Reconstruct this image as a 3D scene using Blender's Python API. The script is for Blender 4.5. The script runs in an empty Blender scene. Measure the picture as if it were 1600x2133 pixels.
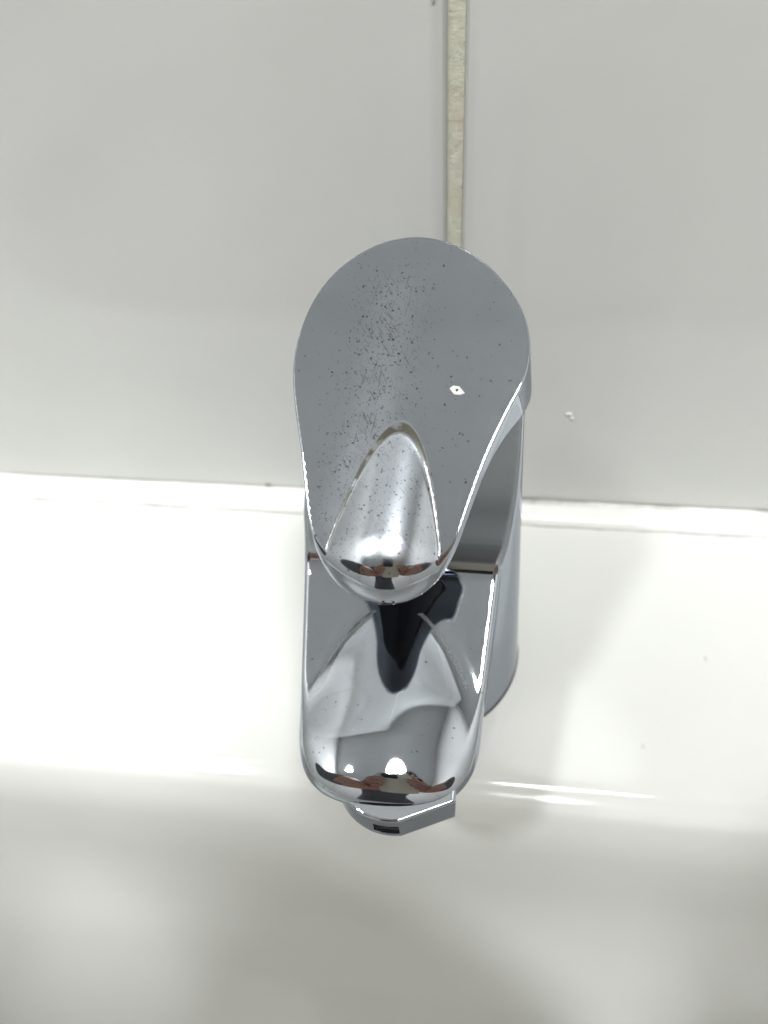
import bpy, math, random
import numpy as np
from mathutils import Matrix, Vector

scene = bpy.context.scene
MM = 0.001

# ------------------------------------------------------------------ camera
cam_d = bpy.data.cameras.new("camera")
cam = bpy.data.objects.new("camera", cam_d)
scene.collection.objects.link(cam)
FPX = 1602.0


def unit(v):
    v = np.array(v, float)
    return v / np.linalg.norm(v)


down = unit((125, 1183.5, FPX))
Xc = -unit((-13800, -718, FPX))
Xc = unit(Xc - down * Xc.dot(down))
Yc = np.cross(-down, Xc)
RW = np.stack([Xc, Yc, -down], 1)          # world -> camera axes (right, down, forward)
D0 = FPX * 0.0274 / 193
TC = np.array([(883 - 800) / FPX * D0, (1345 - 1066.5) / FPX * D0, D0])
CPOS = -RW.T @ TC
right = RW.T @ np.array([1., 0, 0])
up = -(RW.T @ np.array([0, 1., 0]))
back = -(RW.T @ np.array([0, 0, 1.]))
cam.matrix_world = Matrix(((right[0], up[0], back[0], CPOS[0]),
                           (right[1], up[1], back[1], CPOS[1]),
                           (right[2], up[2], back[2], CPOS[2]),
                           (0, 0, 0, 1)))
cam_d.sensor_fit = 'HORIZONTAL'
cam_d.sensor_width = 36.0
cam_d.lens = FPX / 1600 * 36.0
cam_d.clip_start = 0.005
cam_d.clip_end = 50.0
cam_d.dof.use_dof = True
cam_d.dof.focus_distance = 0.142
cam_d.dof.aperture_fstop = 20.0
scene.camera = cam

# ------------------------------------------------------------------ world, exposure
world = bpy.data.worlds.new("World")
scene.world = world
world.use_nodes = True
world.node_tree.nodes["Background"].inputs[0].default_value = (0.8, 0.85, 0.9, 1)
world.node_tree.nodes["Background"].inputs[1].default_value = 0.02
scene.view_settings.view_transform = 'Standard'
scene.view_settings.look = 'None'
scene.view_settings.exposure = -0.32
scene.view_settings.gamma = 1.0
scene.render.engine = 'CYCLES'
scene.cycles.use_denoising = True
scene.cycles.max_bounces = 12
scene.cycles.diffuse_bounces = 6
scene.cycles.glossy_bounces = 8
scene.cycles.caustics_reflective = False
scene.cycles.blur_glossy = 0.3
scene.cycles.sample_clamp_indirect = 6.0

LAMP_MAIN = (0.25, -0.405, 1.52)
LAMP_SIDE = (-0.58, -0.45, 1.52)
LAMP_FAR = (-0.78, -0.30, 0.95)
L_MAIN, L_SIDE = 98.0, 270.0


# ------------------------------------------------------------------ material helpers
class NT:
    def __init__(s, name):
        s.m = bpy.data.materials.new(name)
        s.m.use_nodes = True
        s.t = s.m.node_tree
        s.b = s.t.nodes["Principled BSDF"]

    def n(s, kind, **kw):
        nd = s.t.nodes.new(kind)
        for k, v in kw.items():
            if k.startswith('i_'):
                key = k[2:]
                key = int(key) if key.isdigit() else key.replace('_', ' ')
                nd.inputs[key].default_value = v
            else:
                setattr(nd, k, v)
        return nd

    def l(s, a, b):
        s.t.links.new(a, b)

    def mix(s, fac, a, b, blend='MIX'):
        nd = s.t.nodes.new('ShaderNodeMix')
        nd.data_type = 'RGBA'
        nd.blend_type = blend
        for sock, v in ((nd.inputs[0], fac), (nd.inputs[6], a), (nd.inputs[7], b)):
            if isinstance(v, (int, float)):
                sock.default_value = v
            elif isinstance(v, tuple):
                sock.default_value = v
            else:
                s.l(v, sock)
        return nd.outputs[2]

    def math(s, op, a, b=None, c=None, clamp=False):
        nd = s.t.nodes.new('ShaderNodeMath')
        nd.operation = op
        nd.use_clamp = clamp
        for i, v in enumerate((a, b, c)):
            if v is None:
                continue
            if isinstance(v, (int, float)):
                nd.inputs[i].default_value = v
            else:
                s.l(v, nd.inputs[i])
        return nd.outputs[0]

    def ramp(s, fac, lo, hi):
        nd = s.t.nodes.new('ShaderNodeMapRange')
        nd.inputs[1].default_value = lo
        nd.inputs[2].default_value = hi
        nd.clamp = True
        s.l(fac, nd.inputs[0])
        return nd.outputs[0]

    def noise(s, scale, detail=3.0, rough=0.55, vec=None):
        nd = s.n('ShaderNodeTexNoise', i_Scale=scale, i_Detail=detail, i_Roughness=rough)
        s.l(vec if vec is not None else s.obj(), nd.inputs['Vector'])
        return nd.outputs['Fac']

    def obj(s):
        if not hasattr(s, '_o'):
            s._o = s.n('ShaderNodeTexCoord').outputs['Object']
        return s._o

    def bump(s, h, strength, dist):
        nd = s.n('ShaderNodeBump', i_Strength=strength, i_Distance=dist)
        s.l(h, nd.inputs['Height'])
        return nd.outputs[0]


def mat_ceramic(name, col, rough=0.08, spec=0.5, dirt=0.04, bump=0.0):
    M = NT(name)
    f = M.noise(22, 4)
    d = tuple(c * (1 - dirt * 2.5) for c in col)
    c = M.mix(M.ramp(f, 0.35, 0.75), (*col, 1), (*d, 1))
    sp = M.noise(900, 2, 0.6)
    c = M.mix(M.math('MULTIPLY', M.ramp(sp, 0.76, 0.80), 0.35), c, (0.45, 0.44, 0.40, 1))
    M.l(c, M.b.inputs['Base Color'])
    r = M.math('MULTIPLY_ADD', M.noise(60, 4), 0.10, rough - 0.05)
    M.l(r, M.b.inputs['Roughness'])
    M.b.inputs['Specular IOR Level'].default_value = spec
    if bump:
        M.l(M.bump(M.noise(14, 2), bump, 0.004), M.b.inputs['Normal'])
    return M.m


def mat_chrome(name, wear):
    """polished chrome; 'wear' adds pits, fine scratches and a worn haze where the
    vertex attribute worn is set, and dirt along the crease attribute."""
    M = NT(name)
    M.b.inputs['Metallic'].default_value = 1.0
    M.b.inputs['Specular Tint'].default_value = (0.60, 0.62, 0.66, 1)
    o = M.obj()
    base = M.mix(M.ramp(M.noise(120, 4), 0.3, 0.8), (0.475, 0.505, 0.55, 1), (0.45, 0.48, 0.525, 1))
    rough = M.math('MULTIPLY_ADD', M.noise(260, 4), 0.05, 0.012)
    if wear:
        wn = M.n('ShaderNodeAttribute', attribute_name='worn').outputs['Fac']
        cr = M.n('ShaderNodeAttribute', attribute_name='crease').outputs['Fac']
        # pits: small irregular dots
        wv = M.n('ShaderNodeVectorMath', operation='ADD')
        nz = M.n('ShaderNodeTexNoise', i_Scale=2600.0, i_Detail=2.0)
        M.l(o, nz.inputs['Vector'])
        sc = M.n('ShaderNodeVectorMath', operation='SCALE')
        sc.inputs['Scale'].default_value = 0.0009
        M.l(nz.outputs['Color'], sc.inputs[0])
        M.l(o, wv.inputs[0])
        M.l(sc.outputs[0], wv.inputs[1])
        masks = []
        for scale, size, keep in ((620.0, 0.17, 0.85), (1150.0, 0.24, 0.8), (300.0, 0.085, 0.5), (1700.0, 0.26, 0.9)):
            vo = M.n('ShaderNodeTexVoronoi', i_Scale=scale)
            M.l(wv.outputs[0], vo.inputs['Vector'])
            near = M.ramp(vo.outputs['Distance'], size, size * 0.45)
            sep = M.n('ShaderNodeSeparateColor')
            M.l(vo.outputs['Color'], sep.inputs[0])
            pick = M.math('LESS_THAN', sep.outputs[0], M.math('MULTIPLY', wn, keep))
            masks.append(M.math('MULTIPLY', near, pick))
        pit = M.math('MAXIMUM', M.math('MAXIMUM', masks[0], masks[1]), M.math('MAXIMUM', masks[2], M.math('MULTIPLY', masks[3], 0.7)))
        # scratches: stretched noise, diagonal
        mp = M.n('ShaderNodeMapping')
        mp.vector_type = 'TEXTURE'
        mp.inputs['Rotation'].default_value = (0, 0, math.radians(38))
        mp.inputs['Scale'].default_value = (1 / 3200, 1 / 380, 1 / 380)
        M.l(o, mp.inputs['Vector'])
        s1 = M.noise(1.0, 2, 0.6, mp.outputs[0])
        mp2 = M.n('ShaderNodeMapping')
        mp2.vector_type = 'TEXTURE'
        mp2.inputs['Rotation'].default_value = (0, 0, math.radians(-14))
        mp2.inputs['Scale'].default_value = (1 / 3400, 1 / 260, 1 / 260)
        M.l(o, mp2.inputs['Vector'])
        s2 = M.noise(1.0, 2, 0.6, mp2.outputs[0])
        scr = M.math('MAXIMUM', M.ramp(s1, 0.58, 0.66), M.ramp(s2, 0.60, 0.68))
        patch = M.ramp(M.noise(190, 3), 0.40, 0.58)
        scr = M.math('MULTIPLY', M.math('MULTIPLY', scr, patch), M.math('POWER', wn, 1.5))
        base = M.mix(M.math('MULTIPLY', scr, 0.8), base, (0.22, 0.23, 0.24, 1))
        base = M.mix(pit, base, (0.09, 0.095, 0.10, 1))

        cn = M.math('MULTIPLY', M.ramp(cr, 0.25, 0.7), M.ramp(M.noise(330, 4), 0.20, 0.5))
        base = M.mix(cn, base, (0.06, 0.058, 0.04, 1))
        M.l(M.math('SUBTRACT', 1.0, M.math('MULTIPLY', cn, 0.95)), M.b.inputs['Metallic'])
        rough = M.math('ADD', rough, M.math('MULTIPLY', M.n('ShaderNodeAttribute', attribute_name='haze').outputs['Fac'], 0.20))
        rough = M.math('MAXIMUM', rough, M.math('MULTIPLY', cn, 0.2))
        M.l(M.bump(M.noise(700, 3), 0.05, 0.00002), M.b.inputs['Normal'])
    M.l(base, M.b.inputs['Base Color'])
    M.l(rough, M.b.inputs['Roughness'])
    return M.m


def mat_plain(name, col, rough=0.5, spec=0.5, metallic=0.0, var=0.1, scale=80):
    M = NT(name)
    c = M.mix(M.ramp(M.noise(scale, 4), 0.3, 0.7), (*col, 1), (*[v * (1 - var) for v in col], 1))
    M.l(c, M.b.inputs['Base Color'])
    M.b.inputs['Roughness'].default_value = rough
    M.b.inputs['Specular IOR Level'].default_value = spec
    M.b.inputs['Metallic'].default_value = metallic
    return M.m


def mat_emit(name, col, strength):
    M = NT(name)
    M.b.inputs['Base Color'].default_value = (0.8, 0.8, 0.8, 1)
    M.b.inputs['Emission Color'].default_value = (*col, 1)
    M.b.inputs['Emission Strength'].default_value = strength
    return M.m


def mat_grout():
    M = NT("cement grout")
    f = M.noise(420, 5, 0.65)
    c = M.mix(M.ramp(f, 0.3, 0.7), (0.70, 0.70, 0.59, 1), (0.54, 0.54, 0.45, 1))
    f2 = M.noise(160, 3)
    c = M.mix(M.ramp(f2, 0.5, 0.75), c, (0.60, 0.54, 0.43, 1))
    f3 = M.noise(330, 3)
    c = M.mix(M.math('MULTIPLY', M.ramp(f3, 0.66, 0.74), 0.6), c, (0.28, 0.29, 0.22, 1))
    M.l(c, M.b.inputs['Base Color'])
    M.b.inputs['Roughness'].default_value = 0.9
    M.l(M.bump(f, 0.6, 0.0006), M.b.inputs['Normal'])
    return M.m


m_tile = mat_ceramic("glazed wall tile", (0.66, 0.665, 0.655), 0.10, 0.5, 0.02, 0.08)
m_basin = mat_ceramic("white sanitary ceramic", (0.77, 0.775, 0.755), 0.07, 0.5, 0.015)
m_chrome = mat_chrome("polished chrome", False)
m_worn = mat_chrome("worn chrome", True)
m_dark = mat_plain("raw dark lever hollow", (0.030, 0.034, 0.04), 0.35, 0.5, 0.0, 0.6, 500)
m_rubber = mat_plain("black rubber gasket", (0.02, 0.02, 0.022), 0.6)
def mat_sealant():
    M = NT("white sealant")
    g = M.n('ShaderNodeAttribute', attribute_name='grime').outputs['Fac']
    g = M.math('MULTIPLY', g, M.ramp(M.noise(45, 5, 0.65), 0.38, 0.60))
    M.l(M.mix(g, (0.86, 0.86, 0.84, 1), (0.40, 0.41, 0.37, 1)), M.b.inputs['Base Color'])
    M.b.inputs['Roughness'].default_value = 0.2
    return M.m


m_sealant = mat_sealant()
m_grout = mat_grout()
m_paint = mat_plain("white room paint", (0.70, 0.69, 0.67), 0.8)
m_ceil = mat_plain("matt ceiling paint", (0.50, 0.505, 0.51), 0.9)
m_floor = mat_plain("grey floor tile", (0.35, 0.35, 0.34), 0.3)
m_fleck = mat_plain("dried white paint", (0.75, 0.76, 0.72), 0.6, 0.5, 0.0, 0.3, 900)
m_black = mat_plain("black plastic", (0.015, 0.015, 0.016), 0.25)
m_film = mat_plain("dull limescale", (0.45, 0.45, 0.42), 0.7)


# ------------------------------------------------------------------ object helpers
def link(o, parent=None, **props):
    scene.collection.objects.link(o)
    if parent is not None:
        o.parent = parent
    for k, v in props.items():
        o[k] = v
    return o


def mesh_obj(name, verts, faces, mats, parent=None, smooth=True, normals=None, fm=None, **props):
    me = bpy.data.meshes.new(name)
    verts = np.asarray(verts, float)
    if isinstance(faces, np.ndarray):
        nf, k = faces.shape
        me.vertices.add(len(verts))
        me.vertices.foreach_set("co", verts.ravel())
        me.loops.add(nf * k)
        me.loops.foreach_set("vertex_index", faces.ravel().astype(np.int32))
        me.polygons.add(nf)
        me.polygons.foreach_set("loop_start", np.arange(nf, dtype=np.int32) * k)
        me.update(calc_edges=True)
        me.validate()
    else:
        me.from_pydata([tuple(v) for v in verts], [], faces)
    for m in (mats if isinstance(mats, (list, tuple)) else [mats]):
        me.materials.append(m)
    if fm is not None:
        me.polygons.foreach_set("material_index", np.asarray(fm, np.int32))
    me.polygons.foreach_set("use_smooth", [smooth] * len(me.polygons))
    me.update()
    if normals is not None:
        me.normals_split_custom_set_from_vertices([tuple(n) for n in normals])
    o = bpy.data.objects.new(name, me)
    return link(o, parent, **props)


def box(name, lo, hi, mat, parent=None, bevel=0.0, **props):
    x0, y0, z0 = lo
    x1, y1, z1 = hi
    v = [(x0, y0, z0), (x1, y0, z0), (x1, y1, z0), (x0, y1, z0), (x0, y0, z1), (x1, y0, z1), (x1, y1, z1), (x0, y1, z1)]
    f = [(0, 3, 2, 1), (4, 5, 6, 7), (0, 1, 5, 4), (1, 2, 6, 5), (2, 3, 7, 6), (3, 0, 4, 7)]
    o = mesh_obj(name, v, f, mat, parent, smooth=bevel > 0, **props)
    if bevel:
        b = o.modifiers.new("bevel", 'BEVEL')
        b.width = bevel
        b.segments = 4
        b.limit_method = 'ANGLE'
    return o


def lathe(name, prof, c, mat, parent=None, n=96, **props):
    """prof: list of (r, z) in metres, around vertical axis through c"""
    P = np.array(prof)
    a = np.linspace(0, 2 * np.pi, n, endpoint=False)
    V = np.stack([c[0] + np.outer(P[:, 0], np.cos(a)), c[1] + np.outer(P[:, 0], np.sin(a)),
                  c[2] + np.repeat(P[:, 1][:, None], n, 1)], -1).reshape(-1, 3)
    F = []
    for i in range(len(P) - 1):
        for j in range(n):
            F.append((i * n + j, i * n + (j + 1) % n, (i + 1) * n + (j + 1) % n, (i + 1) * n + j))
    return mesh_obj(name, V, np.array(F), mat, parent, **props)


def smax(a, b, k):
    h = np.maximum(k - np.abs(a - b), 0) / k
    return np.maximum(a, b) + h * h * k * 0.25


def smin(a, b, k):
    return -smax(-a, -b, k)


def sstep(a, b, x):
    t = np.clip((x - a) / (b - a), 0, 1)
    return t * t * (3 - 2 * t)


def iso(F, lo, hi, h, steps=4):
    """surface nets of F=0 (F<0 inside) on a grid in mm, then projected on the exact surface"""
    ax = [np.arange(lo[i], hi[i] + h, h) for i in range(3)]
    G = np.meshgrid(*ax, indexing='ij', sparse=True)
    V = F(*G) * np.ones([len(a) for a in ax])
    S = V < 0
    nx, ny, nz = S.shape
    cs = np.zeros((nx - 1, ny - 1, nz - 1), np.int8)
    offs = [(i, j, k) for i in (0, 1) for j in (0, 1) for k in (0, 1)]
    for (i, j, k) in offs:
        cs += S[i:nx - 1 + i, j:ny - 1 + j, k:nz - 1 + k]
    mixed = (cs > 0) & (cs < 8)
    idx = -np.ones(mixed.shape, np.int64)
    cells = np.argwhere(mixed)
    idx[mixed] = np.arange(len(cells))
    acc = np.zeros((len(cells), 3))
    cnt = np.zeros(len(cells))
    for axis in range(3):
        for p in (0, 1):
            for q in (0, 1):
                a = [0, 0, 0]
                o = [t for t in range(3) if t != axis]
                a[o[0]], a[o[1]] = p, q
                b = list(a)
                b[axis] = 1
                va = V[cells[:, 0] + a[0], cells[:, 1] + a[1], cells[:, 2] + a[2]]
                vb = V[cells[:, 0] + b[0], cells[:, 1] + b[1], cells[:, 2] + b[2]]
                m = (va < 0) != (vb < 0)
                t = np.where(m, va / np.where(m, va - vb, 1), 0)
                pt = np.array(a)[None] + t[:, None] * (np.array(b) - np.array(a))[None]
                acc[m] += pt[m]
                cnt[m] += 1
    P = (cells + acc / cnt[:, None]) * h + np.array([a[0] for a in ax])
    faces = []
    for axis in range(3):
        o = [t for t in range(3) if t != axis]
        sl0 = [slice(None)] * 3
        sl1 = [slice(None)] * 3
        sl0[axis] = slice(0, -1)
        sl1[axis] = slice(1, None)
        a, b = S[tuple(sl0)], S[tuple(sl1)]
        e = np.argwhere(a != b)
        ok = (e[:, o[0]] > 0) & (e[:, o[1]] > 0) & (e[:, o[0]] < S.shape[o[0]] - 1) & (e[:, o[1]] < S.shape[o[1]] - 1)
        e = e[ok]
        ins = a[e[:, 0], e[:, 1], e[:, 2]]
        q = []
        for (d0, d1) in ((-1, -1), (0, -1), (0, 0), (-1, 0)):
            c = e.copy()
            c[:, o[0]] += d0
            c[:, o[1]] += d1
            q.append(idx[c[:, 0], c[:, 1], c[:, 2]])
        q = np.stack(q, 1)
        flip = ins if axis != 1 else ~ins
        q[~flip] = q[~flip][:, ::-1]
        faces.append(q)
    faces = np.concatenate(faces)

    def grad(P):
        e = 0.02
        g = np.zeros_like(P)
        for i in range(3):
            d = np.zeros(3)
            d[i] = e
            A = P + d
            B = P - d
            g[:, i] = (F(A[:, 0], A[:, 1], A[:, 2]) - F(B[:, 0], B[:, 1], B[:, 2])) / (2 * e)
        return g
    for _ in range(steps):
        g = grad(P)
        f = F(P[:, 0], P[:, 1], P[:, 2])
        stp = -(f / np.maximum((g * g).sum(1), 0.05))[:, None] * g
        ln = np.linalg.norm(stp, axis=1, keepdims=True)
        P = P + stp * np.minimum(1, 0.4 * h / np.maximum(ln, 1e-9))
    g = grad(P)
    N = g / np.maximum(np.linalg.norm(g, axis=1, keepdims=True), 1e-9)
    return P, faces, N


def set_attr(o, name, vals):
    a = o.data.attributes.new(name, 'FLOAT', 'POINT')
    a.data.foreach_set('value', np.asarray(vals, np.float32))


# ------------------------------------------------------------------ room
RX0, RX1, RY0, RY1, RZ0, RZ1 = -0.85, 0.95, -1.45, 0.0533, -0.85, 1.55
T = 0.06
box("floor", (RX0 - T, RY0 - T, RZ0 - T), (RX1 + T, RY1 + 0.1, RZ0), m_floor, kind="structure")
box("ceiling", (RX0 - T, RY0 - T, RZ1), (RX1 + T, RY1 + 0.1, RZ1 + T), m_ceil, kind="structure")
box("wall_left", (RX0 - T, RY0, RZ0), (RX0, RY1, RZ1), m_paint, kind="structure")
box("wall_right", (RX1, RY0, RZ0), (RX1 + T, RY1, RZ1), m_paint, kind="structure")
box("wall_front", (RX0, RY0 - T, RZ0), (RX1, RY0, RZ1), m_paint, kind="structure")

# tiled wall: grout bed with glazed tiles standing 0.7 mm proud
wall = box("tiled_wall", (RX0, RY1 + 0.0009, RZ0), (RX1, RY1 + 0.07, RZ1), m_grout,
           label="glossy white tiled wall with one beige grout joint behind the tap", category="tiled wall")


def make_tiles():
    tw, th, g = 0.297, 0.597, 0.0032
    V, F = [], []

    def quad_tile(x0, x1, z0, z1):
        r = 0.0012
        # rounded edge by rings (inset, depth)
        rings = [(0, 0.0024), (0, r), (r * 0.13, r * 0.5), (r * 0.5, r * 0.13), (r, 0.0), (0.004, 0.0)]
        base = len(V)
        for ins, dep in rings:
            y = RY1 + dep
            V.extend([(x0 + ins, y, z0 + ins), (x1 - ins, y, z0 + ins), (x1 - ins, y, z1 - ins), (x0 + ins, y, z1 - ins)])
        for i in range(len(rings) - 1):
            for j in range(4):
                a, b = base + i * 4 + j, base + i * 4 + (j + 1) % 4
                F.append((a, b, b + 4, a + 4))
        e = base + (len(rings) - 1) * 4
        F.append((e, e + 1, e + 2, e + 3))
    xg = 0.00485     # centre of the visible joint
    x = xg
    xs = [x + (tw + g) * i for i in range(-4, 5)]
    for i in range(len(xs) - 1):
        a, b = max(xs[i] + g / 2, RX0), min(xs[i + 1] - g / 2, RX1)
        if b - a < 0.01:
            continue
        z = 0.004
        for j in range(-2, 3):
            z0, z1 = z + j * (th + g), z + j * (th + g) + th
            z0, z1 = max(z0, RZ0), min(z1, RZ1)
            if z1 - z0 > 0.01:
                quad_tile(a, b, z0, z1)
    o = mesh_obj("tiles", V, F, m_tile, wall)
    return o


make_tiles()
# small chips and stains on the tile
def blob(name, c, r, mat, axis, parent=None, seed=1, squash=1.0, th=0.0002, **props):
    rnd = random.Random(seed)
    n = 18
    V, F = [], []
    rr = [r * (0.75 + 0.5 * rnd.random()) for _ in range(n)]
    u, v, w = axis
    for k, (s, h) in enumerate(((1.0, 0), (0.85, th), (0.4, th * 1.3))):
        for i in range(n):
            a = 2 * math.pi * i / n
            p = Vector(c) + Vector(u) * (rr[i] * s * math.cos(a)) + Vector(v) * (rr[i] * s * math.sin(a) * squash) + Vector(w) * h
            V.append(tuple(p))
    for k in range(2):
        for i in range(n):
            F.append((k * n + i, k * n + (i + 1) % n, (k + 1) * n + (i + 1) % n, (k + 1) * n + i))
    F.append(tuple(range(2 * n, 3 * n)))
    return mesh_obj(name, V, F, mat, parent, **props)


m_stain = mat_plain("grey stain", (0.30, 0.30, 0.26), 0.6, 0.3, 0.0, 0.3, 900)
m_speck = mat_plain("faint grey speck", (0.68, 0.685, 0.66), 0.5, 0.3, 0.0, 0.2, 900)
AXW = ((1, 0, 0), (0, 0, 1), (0, -1, 0))
for (bx_, bz_, br_, sq_, mt_, nm_, sd_) in ((-0.0571, 0.0052, 0.0010, 0.5, m_stain, "stain", 5),
                                            (0.0379, 0.0447, 0.0010, 0.6, m_tile, "glaze_blister", 6),
                                            (0.0391, 0.0428, 0.0005, 1.8, m_tile, "glaze_blister", 8),
                                            (0.0007, 0.1508, 0.0005, 3.0, m_tile, "glaze_blister", 9)):
    blob(nm_, (bx_, RY1, bz_), br_, mt_, AXW, wall, sd_, sq_, 0.0003)


# ------------------------------------------------------------------ wash basin
def make_basin():
    bx, by0, by1 = 0.30, -0.40, 0.0515            # outer half width, front, back
    cy0, cy1 = -0.352, -0.0405                      # bowl opening front / back
    ax, R = 0.235, 0.11
    cyc, ay = (cy0 + cy1) / 2, (cy1 - cy0) / 2

    # profile: distance inward from the bowl opening -> depth
    sd = np.array([-9, -5, -3.4, -2.4, -1.4, -0.2, 0.8, 1.5, 2.3, 3.2, 4.2, 5.2, 7.0])
    ss = np.array([0, 0.03, 0.12, 0.30, 0.36, 0.265, 0.27, 0.40, 0.7, 1.2, 1.8, 2.2, 2.3])
    prof = []
    z = 0.0
    for t in np.arange(-9, 6.5, 0.25):
        prof.append((t * MM, z))
        z -= float(np.interp(t, sd, ss)) * 0.25 * MM
    d, z = prof[-1]
    ang = math.radians(66)
    while ang > math.radians(10.0):
        ang = min(math.radians(77), ang + math.radians(2)) if z > -0.040 else ang - math.radians(1.9)
        d += 0.0025 * math.cos(ang)
        z -= 0.0025 * math.sin(ang)
        prof.append((d, z))
    P = np.array(prof)
    # spline-smooth
    tt = np.concatenate([[0], np.cumsum(np.hypot(np.diff(P[:, 0]), np.diff(P[:, 1])))])
    ts = np.unique(np.concatenate([np.linspace(0, tt[-1], 150), np.linspace(0, 0.03, 200)]))
    Pd, Pz = np.interp(ts, tt, P[:, 0]), np.interp(ts, tt, P[:, 1])
    for _ in range(24):
        Pd[1:-1] = (Pd[:-2] + 2 * Pd[1:-1] + Pd[2:]) / 4
        Pz[1:-1] = (Pz[:-2] + 2 * Pz[1:-1] + Pz[2:]) / 4

    M = 44     # samples per side / corner

    def ring(a, b, r, cx, cy, z):
        pts = []
        r = max(r, 0.0005)
        for (sx, sy, a0) in ((1, 1, 0), (-1, 1, 90), (-1, -1, 180), (1, -1, 270)):
            for k in range(M):
                t = math.radians(a0 + 90 * k / (M - 1))
                pts.append((cx + sx * (a - r) + r * math.cos(t), cy + sy * (b - r) + r * math.sin(t), z))
        # subdivide straight runs evenly is not needed for flat sides
        return pts
    V, F = [], []
    rings = []
    oy, ob = (by0 + by1) / 2, (by1 - by0) / 2
    for ins, z in ((0.03, -0.16), (0.004, -0.05), (0.0, -0.012), (0.0, -0.004), (0.0005, -0.002), (0.0015, -0.0007), (0.003, -0.0001), (0.005, 0.0)):
        rings.append(ring(bx - ins, ob - ins, 0.03, 0, oy, z))
    for dd, zz in zip(Pd, Pz):
        # the outermost of these lies on the flat ledge
        rings.append(ring(ax - dd, ay - dd, R - dd, 0, cyc, zz))
    n = len(rings[0])
    for r in rings:
        V.extend(r)
    for i in range(len(rings) - 1):
        for j in range(n):
            a, b = i * n + j, i * n + (j + 1) % n
            F.append((a, b, b + n, a + n))
    V.append((0, cyc, rings[-1][0][2] - 0.004))
    c = len(V) - 1
    e = (len(rings) - 1) * n
    for j in range(n):
        F.append((e + j, e + (j + 1) % n, c))
    o = mesh_obj("washbasin", V, F, m_basin,
                 label="white glazed ceramic washbasin with flat back ledge carrying the tap",
                 category="washbasin")
    return o


basin = make_basin()
for (bx_, by_, br_, sd_) in ((-0.1013, -0.0319, 0.0005, 11), (0.0804, 0.0023, 0.0006, 13), (0.0608, -0.0250, 0.0005, 14)):
    blob("speck", (bx_, by_, 0.0), br_, m_speck, ((1, 0, 0), (0, 1, 0), (0, 0, 1)), basin, sd_, 1.4, 0.00006)
lathe("drain", [(0.0, 0.0), (0.018, 0.0), (0.022, 0.0012), (0.030, 0.0012), (0.033, 0.0)],
      (0.0, -0.196, min(v.co.z for v in basin.data.vertices if v.co.z > -0.3 and abs(v.co.y + 0.196) < 0.05 and abs(v.co.x) < 0.2) - 0.0), m_chrome, basin)

# sealant bead between ledge and tiles
def make_bead():
    xs = np.linspace(-0.30, 0.30, 241)
    rnd = np.random.RandomState(4)
    nz = np.convolve(rnd.randn(len(xs) + 20), np.ones(21) / 21, 'valid')
    nz2 = np.convolve(rnd.randn(len(xs) + 6), np.ones(7) / 7, 'valid')
    V, F = [], []
    K = 14
    for i, x in enumerate(xs):
        w = 0.0078 + 0.0012 * nz[i] + 0.00025 * nz2[i]
        hgt = 0.0036 + 0.0008 * nz[i] + 0.0002 * nz2[i]
        for k in range(K + 1):
            t = k / K
            a = t * math.pi / 2
            # from ledge (y = wall - w) up to the wall, convex
            y = RY1 - w * math.cos(a) ** 0.9
            z = hgt * math.sin(a) ** 0.75
            V.append((x, y, z - (0.0002 if k == 0 else 0)))
        V.append((x, RY1 + 0.001, hgt))
        V.append((x, RY1 + 0.001, -0.0005))
    n = K + 3
    for i in range(len(xs) - 1):
        for k in range(n - 1):
            F.append((i * n + k, (i + 1) * n + k, (i + 1) * n + k + 1, i * n + k + 1))
    o = mesh_obj("sealant_bead", V, F, m_sealant,
                 label="thin white sealant bead along the joint of basin ledge and tiles", category="sealant bead")
    g = np.zeros((len(xs), n))
    right_side = sstep(-0.02, 0.03, xs)
    g[:, 0] = 1.0
    g[:, 1] = 0.75
    g[:, K] = g[:, K + 1] = right_side
    g[:, K - 1] = 0.8 * right_side
    set_attr(o, "grime", g.ravel())
    return o


make_bead()

# ------------------------------------------------------------------ tap
tap = bpy.data.objects.new("basin_tap", None)
tap.empty_display_size = 0.02
link(tap, label="chrome single-lever basin tap with worn scratched handle standing on the ledge", category="tap")


# --- body with spout
_py = np.array([-75, -60, -50, -40, -30, -22, -17, -14, -11.5, -9, -7, -5, -3, -1, 2, 12], float)
_pz = np.array([47.4, 51.6, 54.5, 57.6, 60.8, 63.5, 65.3, 66.8, 70.4, 77.2, 82.2, 88.8, 97.5, 108, 120, 150])
_fy = np.linspace(-75, 12, 600)
_fz = np.interp(_fy, _py, _pz)
for _ in range(60):
    _fz[1:-1] = (_fz[:-2] + 2 * _fz[1:-1] + _fz[2:]) / 4


def sp_plane(y):
    return np.interp(y, _fy, _fz)


def sp_axis(y):
    return -2.4 * sstep(0, -14, y) + 0.2 * sstep(-35, -60, y)


def sp_bump(x, y):
    X = x - sp_axis(y) + 2.2 * sstep(-40, -52, y)
    d = np.maximum(0, -(y + 48.5))
    b = 63.3 + 0.13 * (y + 22.0) - d * d / 104.0 - (np.maximum(0, -(y + 56.5)) ** 2) / 14.0
    return b - (np.sqrt(37.0 ** 2 + X * X) - 37.0)


def sp_top(x, y):
    return smax(sp_plane(y), sp_bump(x, y), 1.5)


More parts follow.
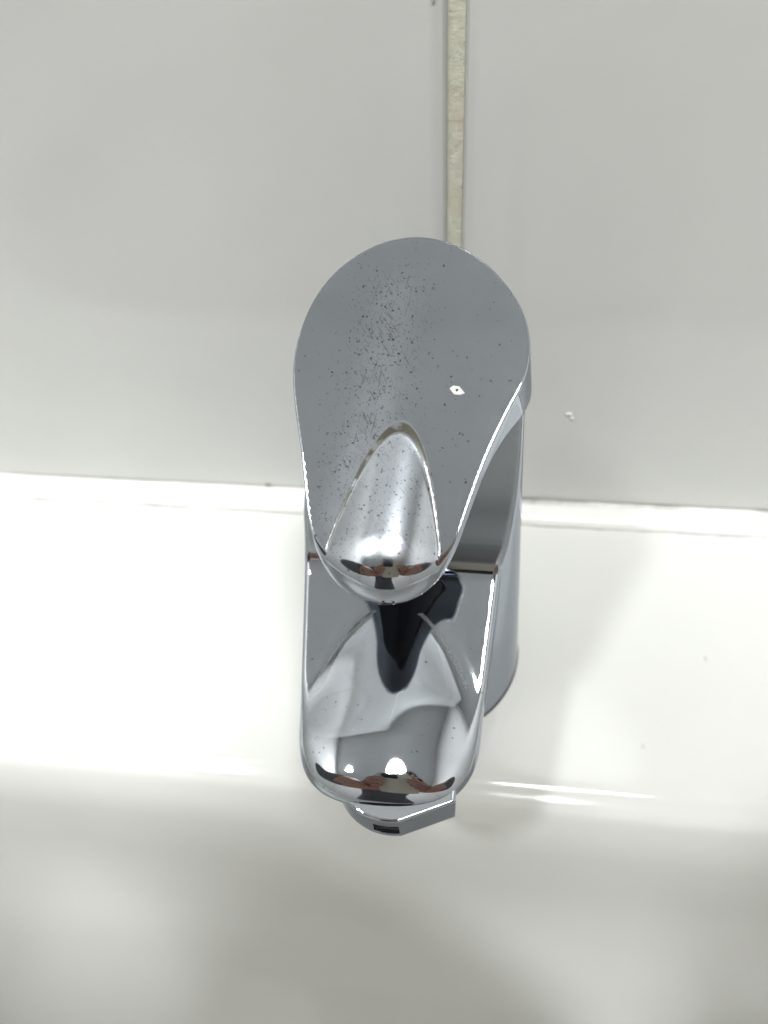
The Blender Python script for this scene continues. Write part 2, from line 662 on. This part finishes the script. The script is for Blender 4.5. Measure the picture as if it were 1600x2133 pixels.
def F_body(x, y, z):
    rr = np.sqrt(x * x + y * y)
    col = rr - (27.4 - 0.0625 * z)
    tip = sstep(-35, -58, y)
    top = sp_top(x, y)
    drop = np.clip(top - z, -3, 20)
    W = 22.6 + 0.090 * y - 0.07 * np.maximum(0, y + 9) ** 2 + (0.02 + 0.10 * tip) * drop
    X = np.abs(x - sp_axis(y)) / np.maximum(W, 3)
    Yn = np.maximum(0, (-45 - y)) / (17.4 + 0.08 * drop)
    side = ((X ** 2.9 + Yn ** 2.9 + 1e-9) ** (1 / 2.9) - 1) * 17.0
    zb = 52.5 - 0.20 * (y + 64)
    side = smax(side, zb - z, 2.5)
    side = np.maximum(side, y - 4)
    f = np.minimum(col, side)
    k1 = 1.2 + 2.0 * tip
    f = smax(f, (z - top) / np.sqrt(1 + np.gradient(_fz, _fy[1] - _fy[0])[np.clip(((y - _fy[0]) / (_fy[1] - _fy[0])).astype(int), 0, 599)] ** 2), k1)
    f = np.maximum(f, z - 101.6)
    return smax(f, 0.8 - z, 1.0)


P, Fc, N = iso(F_body, (-29.6, -68.5, -0.5), (29.5, 29.5, 105.5), 0.48)
body = mesh_obj("body", P * MM, Fc, m_worn, tap, normals=N)


xs, ys, zs = P.T
on_top = (N[:, 2] > 0.5) & (zs > 50) & (ys < -24)
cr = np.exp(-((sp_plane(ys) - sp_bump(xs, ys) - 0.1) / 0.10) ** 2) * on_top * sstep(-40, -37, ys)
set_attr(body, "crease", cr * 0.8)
set_attr(body, "worn", 0.05 * on_top)
set_attr(body, "haze", 1.1 * sstep(-15, -12, ys) * (N[:, 2] > 0.1) * (zs > 66) + 0.5 * np.exp(-((xs - sp_axis(ys)) / 30) ** 2) * 0)

lathe("base_gasket", [(0.0, 0.00005), (0.0272, 0.00005), (0.0276, 0.0004), (0.0272, 0.0010), (0.0, 0.0010)],
      (0, 0, 0), m_rubber, tap)


# --- lever
def lv_c(y):
    return -0.8 + 0.085 * np.minimum(y, 0)


def lv_plane(y):
    return 111.0 + 0.5 * y + 0.004 * np.maximum(0, y - 8) ** 2


def lv_bump(x, y):
    X = x - (lv_c(y) + 0.6)
    d = np.maximum(0, -(y + 29))
    return 111.0 + 0.5 * (-11.3) + 0.31 * (y + 11.3) - X * X / 26.0 - d * d / 26.0


def lv_top(x, y):
    return smax(lv_plane(y), lv_bump(x, y), 0.28)


_LO = np.array([(-0.8, 21.9), (-7.4, 20.7), (-13.9, 17.1), (-18.4, 12.0), (-20.7, 6.2), (-21.6, 0.4), (-21.2, -3.7), (-20.2, -8.5),
                (-18.8, -14.1), (-17.4, -20.3), (-16.2, -25.7), (-14.9, -29.3), (-12.9, -32.4), (-9.9, -35.1), (-6.3, -36.9), (-2.5, -37.5),
                (2.2, -36.7), (6.4, -33.8), (9.2, -29.3), (11.6, -22.1), (14.3, -14.4), (17.9, -6.2), (20.9, 0.0),
                (20.6, 7.0), (18.5, 11.5), (15.0, 15.6), (10.2, 19.2), (5.1, 21.2)])
_LC = np.array([-0.8, -7.0])


def _outline():
    Q = []
    n = len(_LO)
    for i in range(n):
        p0, p1, p2, p3 = (_LO[(i + k) % n] for k in (-1, 0, 1, 2))
        for t in np.linspace(0, 1, 24, endpoint=False):
            Q.append(0.5 * ((2 * p1) + (p2 - p0) * t + (2 * p0 - 5 * p1 + 4 * p2 - p3) * t * t + (3 * p1 - p0 - 3 * p2 + p3) * t ** 3))
    d = np.array(Q) - _LC
    th = np.arctan2(d[:, 1], d[:, 0])
    r = np.hypot(d[:, 0], d[:, 1])
    o = np.argsort(th)
    th, r = th[o], r[o]
    t = np.linspace(-np.pi, np.pi, 1441)
    R = np.interp(t, np.concatenate([th - 2 * np.pi, th, th + 2 * np.pi]), np.concatenate([r, r, r]))[:-1]
    k = np.exp(-0.5 * (np.arange(-60, 61) / 22.0) ** 2)
    k /= k.sum()
    R = np.convolve(np.concatenate([R[-60:], R, R[:60]]), k, 'valid')
    dR = np.gradient(np.concatenate([R[-1:], R, R[:1]]), 2 * np.pi / 1440)[1:-1]
    return np.append(R, R[0]), np.append(dR, dR[0])


_LR, _LDR = _outline()


def lv_side(x, y, z):
    dx, dy = x - _LC[0], y - _LC[1]
    q = (np.arctan2(dy, dx) + np.pi) / (2 * np.pi) * 1440
    R = np.interp(q, np.arange(1441), _LR)
    dR = np.interp(q, np.arange(1441), _LDR)
    rho = np.sqrt(dx * dx + dy * dy)
    s = (rho - R) / np.sqrt(1 + (dR / R) ** 2)
    cap = sstep(-14, -2, y)
    return s - cap * 0.12 * np.clip(lv_plane(y) - z, 0, 20)


def F_lever(x, y, z):
    side = lv_side(x, y, z)
    top = z - lv_top(x, y)
    k = 0.3 + 3.7 * sstep(-27, -37, y)
    f = smax(side, top * 0.9, k)
    zb = smin(102.4 + 0 * y, 105.4 + 0.43 * y, 3.0)
    f = smax(f, zb - z, 0.7)
    cav = np.maximum(side + 2.0 + 7.0 * sstep(-18, -30, y), (z - (lv_top(x, y) - 2.6)))
    f = np.maximum(f, -cav)
    return f


P, Fc, N = iso(F_lever, (-24, -40, 86), (24, 24.5, 125), 0.32)
side = lv_side(P[:, 0], P[:, 1], P[:, 2])
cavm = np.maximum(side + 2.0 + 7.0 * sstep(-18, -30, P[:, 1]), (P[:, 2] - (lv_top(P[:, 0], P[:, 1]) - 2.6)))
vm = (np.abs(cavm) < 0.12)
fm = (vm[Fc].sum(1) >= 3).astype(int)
lever = mesh_obj("lever", P * MM, Fc, [m_worn, m_dark], tap, normals=N, fm=fm)
x, y, z = P.T
topm = (N[:, 2] > 0.55) & ~vm
worn = np.exp(-((x + 5.5 - 0.12 * (y - 0)) / 6.0) ** 2) * sstep(19, 12, y) + 0.12 * np.exp(-((x + 4) / 17) ** 2)
inb = (lv_bump(x, y) > lv_plane(y)) & (y < -11)
worn = np.where(inb, 0.75 * np.exp(-((x + 2.6) / 9.0) ** 2), worn)
set_attr(lever, "worn", np.clip(worn, 0, 1) * topm)
haze = np.where(inb, 0.35 + 0.65 * np.exp(-((x + 2.6) / 6.0) ** 2), 0.42 * np.clip(worn, 0, 1)) * sstep(-34.5, -32, y)
edge = np.exp(-((side + 0.2) / 0.45) ** 2) * (N[:, 2] > 0.02)
set_attr(lever, "haze", haze * topm)
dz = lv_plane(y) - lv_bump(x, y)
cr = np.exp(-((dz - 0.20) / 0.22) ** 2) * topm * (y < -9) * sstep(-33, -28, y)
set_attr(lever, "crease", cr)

# white paint fleck on the lever plate
nrm = Vector((0, -0.5, 1)).normalized()
uu = Vector((1, 0, 0))
vv = nrm.cross(uu)
def on_lever(x, y, lift=0.05):
    return Vector((x, y, float(lv_top(np.array(x), np.array(y))) + lift)) * MM


fc = on_lever(8.6, -3.9, 0.02)
V = []
for (a, b) in ((-1.45, 0.35), (-0.75, 0.95), (0.35, 0.75), (1.35, -0.45), (0.5, -0.8), (-0.6, -0.7)):
    V.append(tuple(fc + uu * a * MM + vv * b * MM))
for (a, b) in ((-1.2, 0.3), (-0.65, 0.75), (0.3, 0.6), (1.1, -0.35), (0.45, -0.6), (-0.5, -0.5)):
    V.append(tuple(fc + uu * a * MM + vv * b * MM + nrm * 0.12 * MM))
mesh_obj("paint_fleck", V, [(0, 1, 7, 6), (1, 2, 8, 7), (2, 3, 9, 8), (3, 4, 10, 9), (4, 5, 11, 10), (5, 0, 6, 11), (6, 7, 8, 9, 10, 11)],
         m_fleck, lever, smooth=False)

blob("fleck_hole", on_lever(8.5, -3.9, 0.16), 0.28 * MM, m_black, (uu, vv, nrm), bpy.data.objects["paint_fleck"], 3, 1.0, 0.00004)

# inner cartridge neck
lathe("cartridge_cap", [(0.0120, 0.066), (0.0120, 0.098), (0.0110, 0.0995), (0.0, 0.1)], (0, 0.003, 0), m_dark, tap)


# --- aerator
def F_aer(x, y, z):
    x = x + 1.0
    y = y + 51.6
    r = np.sqrt(x * x + y * y) - 12.6
    fl = (x * 0.32 - y * 0.947) - 10.9
    corner = np.maximum(x - 13.0, x * 0.41 - y * 0.912 - 12.35)
    f = np.where((x > 2.2) & (y < 0), corner, r)
    f = smax(f, z - 54, 0.6)
    f = smax(f, 43.0 - z, 0.7)
    dark_notch = np.maximum(np.maximum(np.abs(x + 0.4) - 2.5, np.abs(z - 47.6) - 2.6), y + 11.2)  # added notch in dark material, shaped in for a dark reflection on the ring
    f = np.maximum(f, -dark_notch)
    inner = np.maximum(np.sqrt(x * x + y * y) - 9.6, z - 47)
    return np.maximum(f, -inner)


P, Fc, N = iso(F_aer, (-15, -66, 42), (14, -36, 55), 0.33)
_ax, _ay = P[:, 0] + 1, P[:, 1] + 51.6
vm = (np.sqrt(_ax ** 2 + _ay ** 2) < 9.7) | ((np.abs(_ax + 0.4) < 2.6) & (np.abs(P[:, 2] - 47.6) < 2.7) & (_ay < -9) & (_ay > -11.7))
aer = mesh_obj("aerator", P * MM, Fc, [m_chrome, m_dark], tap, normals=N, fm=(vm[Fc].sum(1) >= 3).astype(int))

# ------------------------------------------------------------------ ceiling lamps (seen in the chrome)
m_lamp_a = mat_emit("main lamp diffuser", (0.985, 1.0, 0.985), L_MAIN)
m_lamp_b = mat_emit("side lamp diffuser", (0.98, 1.0, 0.99), L_SIDE)


def lamp(name, c, r, m, label):
    o = bpy.data.objects.new(name, None)
    link(o, label=label, category="ceiling lamp", group="round ceiling lamps")
    o.location = c
    lathe("housing", [(r, 0.03), (r + 0.012, 0.03), (r + 0.015, 0.0), (r + 0.010, -0.006), (r, -0.004)], (0, 0, 0), m_paint, o)
    lathe("diffuser", [(0.0, 0.0), (r * 0.6, 0.0), (r, 0.0)], (0, 0, 0), m, o)
    return o


lamp("ceiling_lamp", LAMP_MAIN, 0.16, m_lamp_a, "large round white ceiling lamp, brightest spot mirrored in the spout")
lamp("ceiling_lamp", LAMP_SIDE, 0.070, m_lamp_b, "smaller round ceiling lamp mirrored to the left of the large one")

# ------------------------------------------------------------------ photographer and phone (mirrored in the spout tip, shading the bowl)
m_skin = mat_plain("skin", (0.46, 0.27, 0.20), 0.5, 0.4, 0.0, 0.15, 60)
m_knit = mat_plain("dark grey knitted cloth", (0.15, 0.15, 0.155), 0.9, 0.2, 0.0, 0.2, 200)
m_denim = mat_plain("grey trousers", (0.16, 0.165, 0.18), 0.9, 0.2)
m_hair = mat_plain("dark brown hair", (0.03, 0.02, 0.015), 0.6)

# phone: lens sits just behind the camera, body runs down the picture's vertical
Rv, Uv, Bv = Vector(right), Vector(up), Vector(back)
ph_c = Vector(CPOS) + Bv * 0.0120 - Uv * 0.058 + Rv * 0.010


def phone_box(name, cx, cy, w, h, d0, d1, rad, mat, parent=None, **props):
    n = 8
    loop = []
    for (sx, sy, a0) in ((1, 1, 0), (-1, 1, 90), (-1, -1, 180), (1, -1, 270)):
        for k in range(n + 1):
            t = math.radians(a0 + 90 * k / n)
            loop.append((cx + sx * (w / 2 - rad) + rad * math.cos(t), cy + sy * (h / 2 - rad) + rad * math.sin(t)))
    m = len(loop)
    V = [tuple(ph_c + Rv * a + Uv * b + Bv * dd) for dd in (d0, d1) for (a, b) in loop]
    F = [(i, (i + 1) % m, m + (i + 1) % m, m + i) for i in range(m)]
    F += [tuple(range(m))[::-1], tuple(range(m, 2 * m))]
    o = mesh_obj(name, V, F, mat, parent, smooth=False, **props)
    b = o.modifiers.new("bevel", 'BEVEL')
    b.width = 0.0012
    b.segments = 3
    b.limit_method = 'ANGLE'
    b.angle_limit = math.radians(40)
    return o


phone = bpy.data.objects.new("phone", None)
link(phone, label="cream phone held upright in both hands above the tap", category="phone")
m_case = mat_plain("cream phone case", (0.62, 0.57, 0.47), 0.5)
phone_box("casing", 0, 0, 0.0715, 0.1467, 0.0, 0.0075, 0.010, m_case, phone)
phone_box("camera_island", -0.010, 0.054, 0.034, 0.034, -0.0022, -0.0002, 0.008, m_black, phone)
phone_box("screen", 0, 0, 0.0655, 0.1400, 0.0077, 0.0080, 0.008, mat_emit("lit phone screen", (0.8, 0.85, 0.9), 0.6), phone)

joints = {}
jl = []


def J(name, p, r, parent=None):
    joints[name] = len(jl)
    jl.append((Vector(p), r, None if parent is None else joints[parent]))


J('pelvis', (0, -0.66, 0.06), (0.155, 0.115))
J('waist', (0, -0.63, 0.20), (0.135, 0.10), 'pelvis')
J('chest', (0, -0.52, 0.32), (0.155, 0.11), 'waist')
J('upper', (0.04, -0.42, 0.42), (0.12, 0.08), 'chest')
J('neck', (0.11, -0.345, 0.460), 0.055, 'upper')
J('skull', (0.165, -0.275, 0.520), (0.075, 0.088), 'neck')
J('crown', (0.185, -0.262, 0.600), (0.070, 0.080), 'skull')
for sgn, n in ((-1, 'l'), (1, 'r')):
    J('hip' + n, (0.09 * sgn, -0.66, -0.02), 0.085, 'pelvis')
    J('knee' + n, (0.10 * sgn, -0.63, -0.42), 0.055, 'hip' + n)
    J('ankle' + n, (0.10 * sgn, -0.70, -0.79), 0.038, 'knee' + n)
    J('toe' + n, (0.11 * sgn, -0.56, -0.82), (0.035, 0.025), 'ankle' + n)
    J('shoulder' + n, (0.175 * sgn, -0.40 + 0.03 * sgn, 0.40), 0.068, 'upper')
    J('elbow' + n, (0.235 * sgn, -0.165, 0.180), 0.075, 'shoulder' + n)
    J('fore' + n, (0.112 * sgn, -0.150, 0.160), 0.064, 'elbow' + n)
    wr = ph_c - Uv * 0.048 + Rv * (0.050 * sgn) + Bv * 0.016
    J('wrist' + n, wr, 0.027, 'fore' + n)
    pc = ph_c + Uv * 0.002 + Rv * (0.050 * sgn) + Bv * 0.008
    J('palm' + n, pc, (0.027, 0.017), 'wrist' + n)
    for k, (f, ln) in enumerate((('index', 0.9), ('middle', 1.0), ('ring', 0.93), ('little', 0.76))):
        u0 = 0.012 - 0.019 * k
        b = ph_c + Uv * (u0 + 0.022) + Rv * (0.049 * sgn) - Bv * 0.004
        J(f + 'a' + n, b, 0.0090, 'palm' + n)
        J(f + 'b' + n, b + Uv * 0.006 - Rv * (0.014 * sgn * ln) - Bv * 0.006, 0.0082, f + 'a' + n)
        J(f + 'c' + n, b + Uv * 0.008 - Rv * (0.031 * sgn * ln) - Bv * 0.005, 0.0072, f + 'b' + n)
    t = ph_c + Uv * 0.002 + Rv * (0.047 * sgn) + Bv * 0.021
    J('thumba' + n, t, 0.0105, 'palm' + n)
    J('thumbb' + n, t + Uv * 0.022 - Rv * (0.012 * sgn) + Bv * 0.001, 0.0090, 'thumba' + n)
    J('thumbc' + n, t + Uv * 0.040 - Rv * (0.020 * sgn) - Bv * 0.002, 0.0080, 'thumbb' + n)

me = bpy.data.meshes.new("person")
me.from_pydata([tuple(p) for p, r, q in jl], [(q, i) for i, (p, r, q) in enumerate(jl) if q is not None], [])
person = bpy.data.objects.new("person", me)
scene.collection.objects.link(person)
sk = person.modifiers.new("skin", 'SKIN')
sk.use_smooth_shade = True
sk.branch_smoothing = 0.6
if not me.skin_vertices:
    raise RuntimeError("no skin layer")
for i, (p, r, q) in enumerate(jl):
    me.skin_vertices[0].data[i].radius = r if isinstance(r, tuple) else (r, r)
    me.skin_vertices[0].data[i].use_root = (i == 0)
sub = person.modifiers.new("sub", 'SUBSURF')
sub.levels = sub.render_levels = 2
bpy.context.view_layer.update()
ev = person.evaluated_get(bpy.context.evaluated_depsgraph_get())
me2 = bpy.data.meshes.new_from_object(ev)
me2.name = "person"
person.modifiers.clear()
person.data = me2
me2.materials.clear()
for m in (m_knit, m_skin, m_denim):
    me2.materials.append(m)
hand_c = [jl[joints['wrist' + n]][0] for n in 'lr']
for p in me2.polygons:
    c = p.center
    k = 0
    if c.z > 0.49 or (c - ph_c).length < 0.112:
        k = 1
    if c.z < 0.06:
        k = 2
    p.material_index = k
    p.use_smooth = True
person["label"] = "person leaning over the basin in a dark grey sweater holding a phone with both hands"
person["category"] = "person"


def ellipsoid(name, c, r, mat, parent, zmin=-2.0, **props):
    V, F = [], []
    nu, nv = 32, 18
    for i in range(nv + 1):
        th = math.pi * i / nv
        for j in range(nu):
            a = 2 * math.pi * j / nu
            V.append((c[0] + r[0] * math.sin(th) * math.cos(a), c[1] + r[1] * math.sin(th) * math.sin(a), c[2] + r[2] * max(zmin, math.cos(th))))
    for i in range(nv):
        for j in range(nu):
            F.append((i * nu + j, (i + 1) * nu + j, (i + 1) * nu + (j + 1) % nu, i * nu + (j + 1) % nu))
    return mesh_obj(name, V, np.array(F), mat, parent, **props)


ellipsoid("hair", (0.182, -0.270, 0.595), (0.092, 0.102, 0.092), m_hair, person, zmin=-0.15)
for sx in (-1, 1):
    ellipsoid("ear", (0.173 + 0.078 * sx, -0.272, 0.550), (0.010, 0.018, 0.030), m_skin, person)
    ellipsoid("eye", (0.173 + 0.030 * sx, -0.192, 0.545), (0.012, 0.010, 0.010), m_fleck, person)
ellipsoid("nose", (0.173, -0.180, 0.520), (0.012, 0.018, 0.020), m_skin, person)
ellipsoid("mouth", (0.173, -0.194, 0.487), (0.024, 0.008, 0.006), mat_plain("lips", (0.35, 0.12, 0.10), 0.5), person)
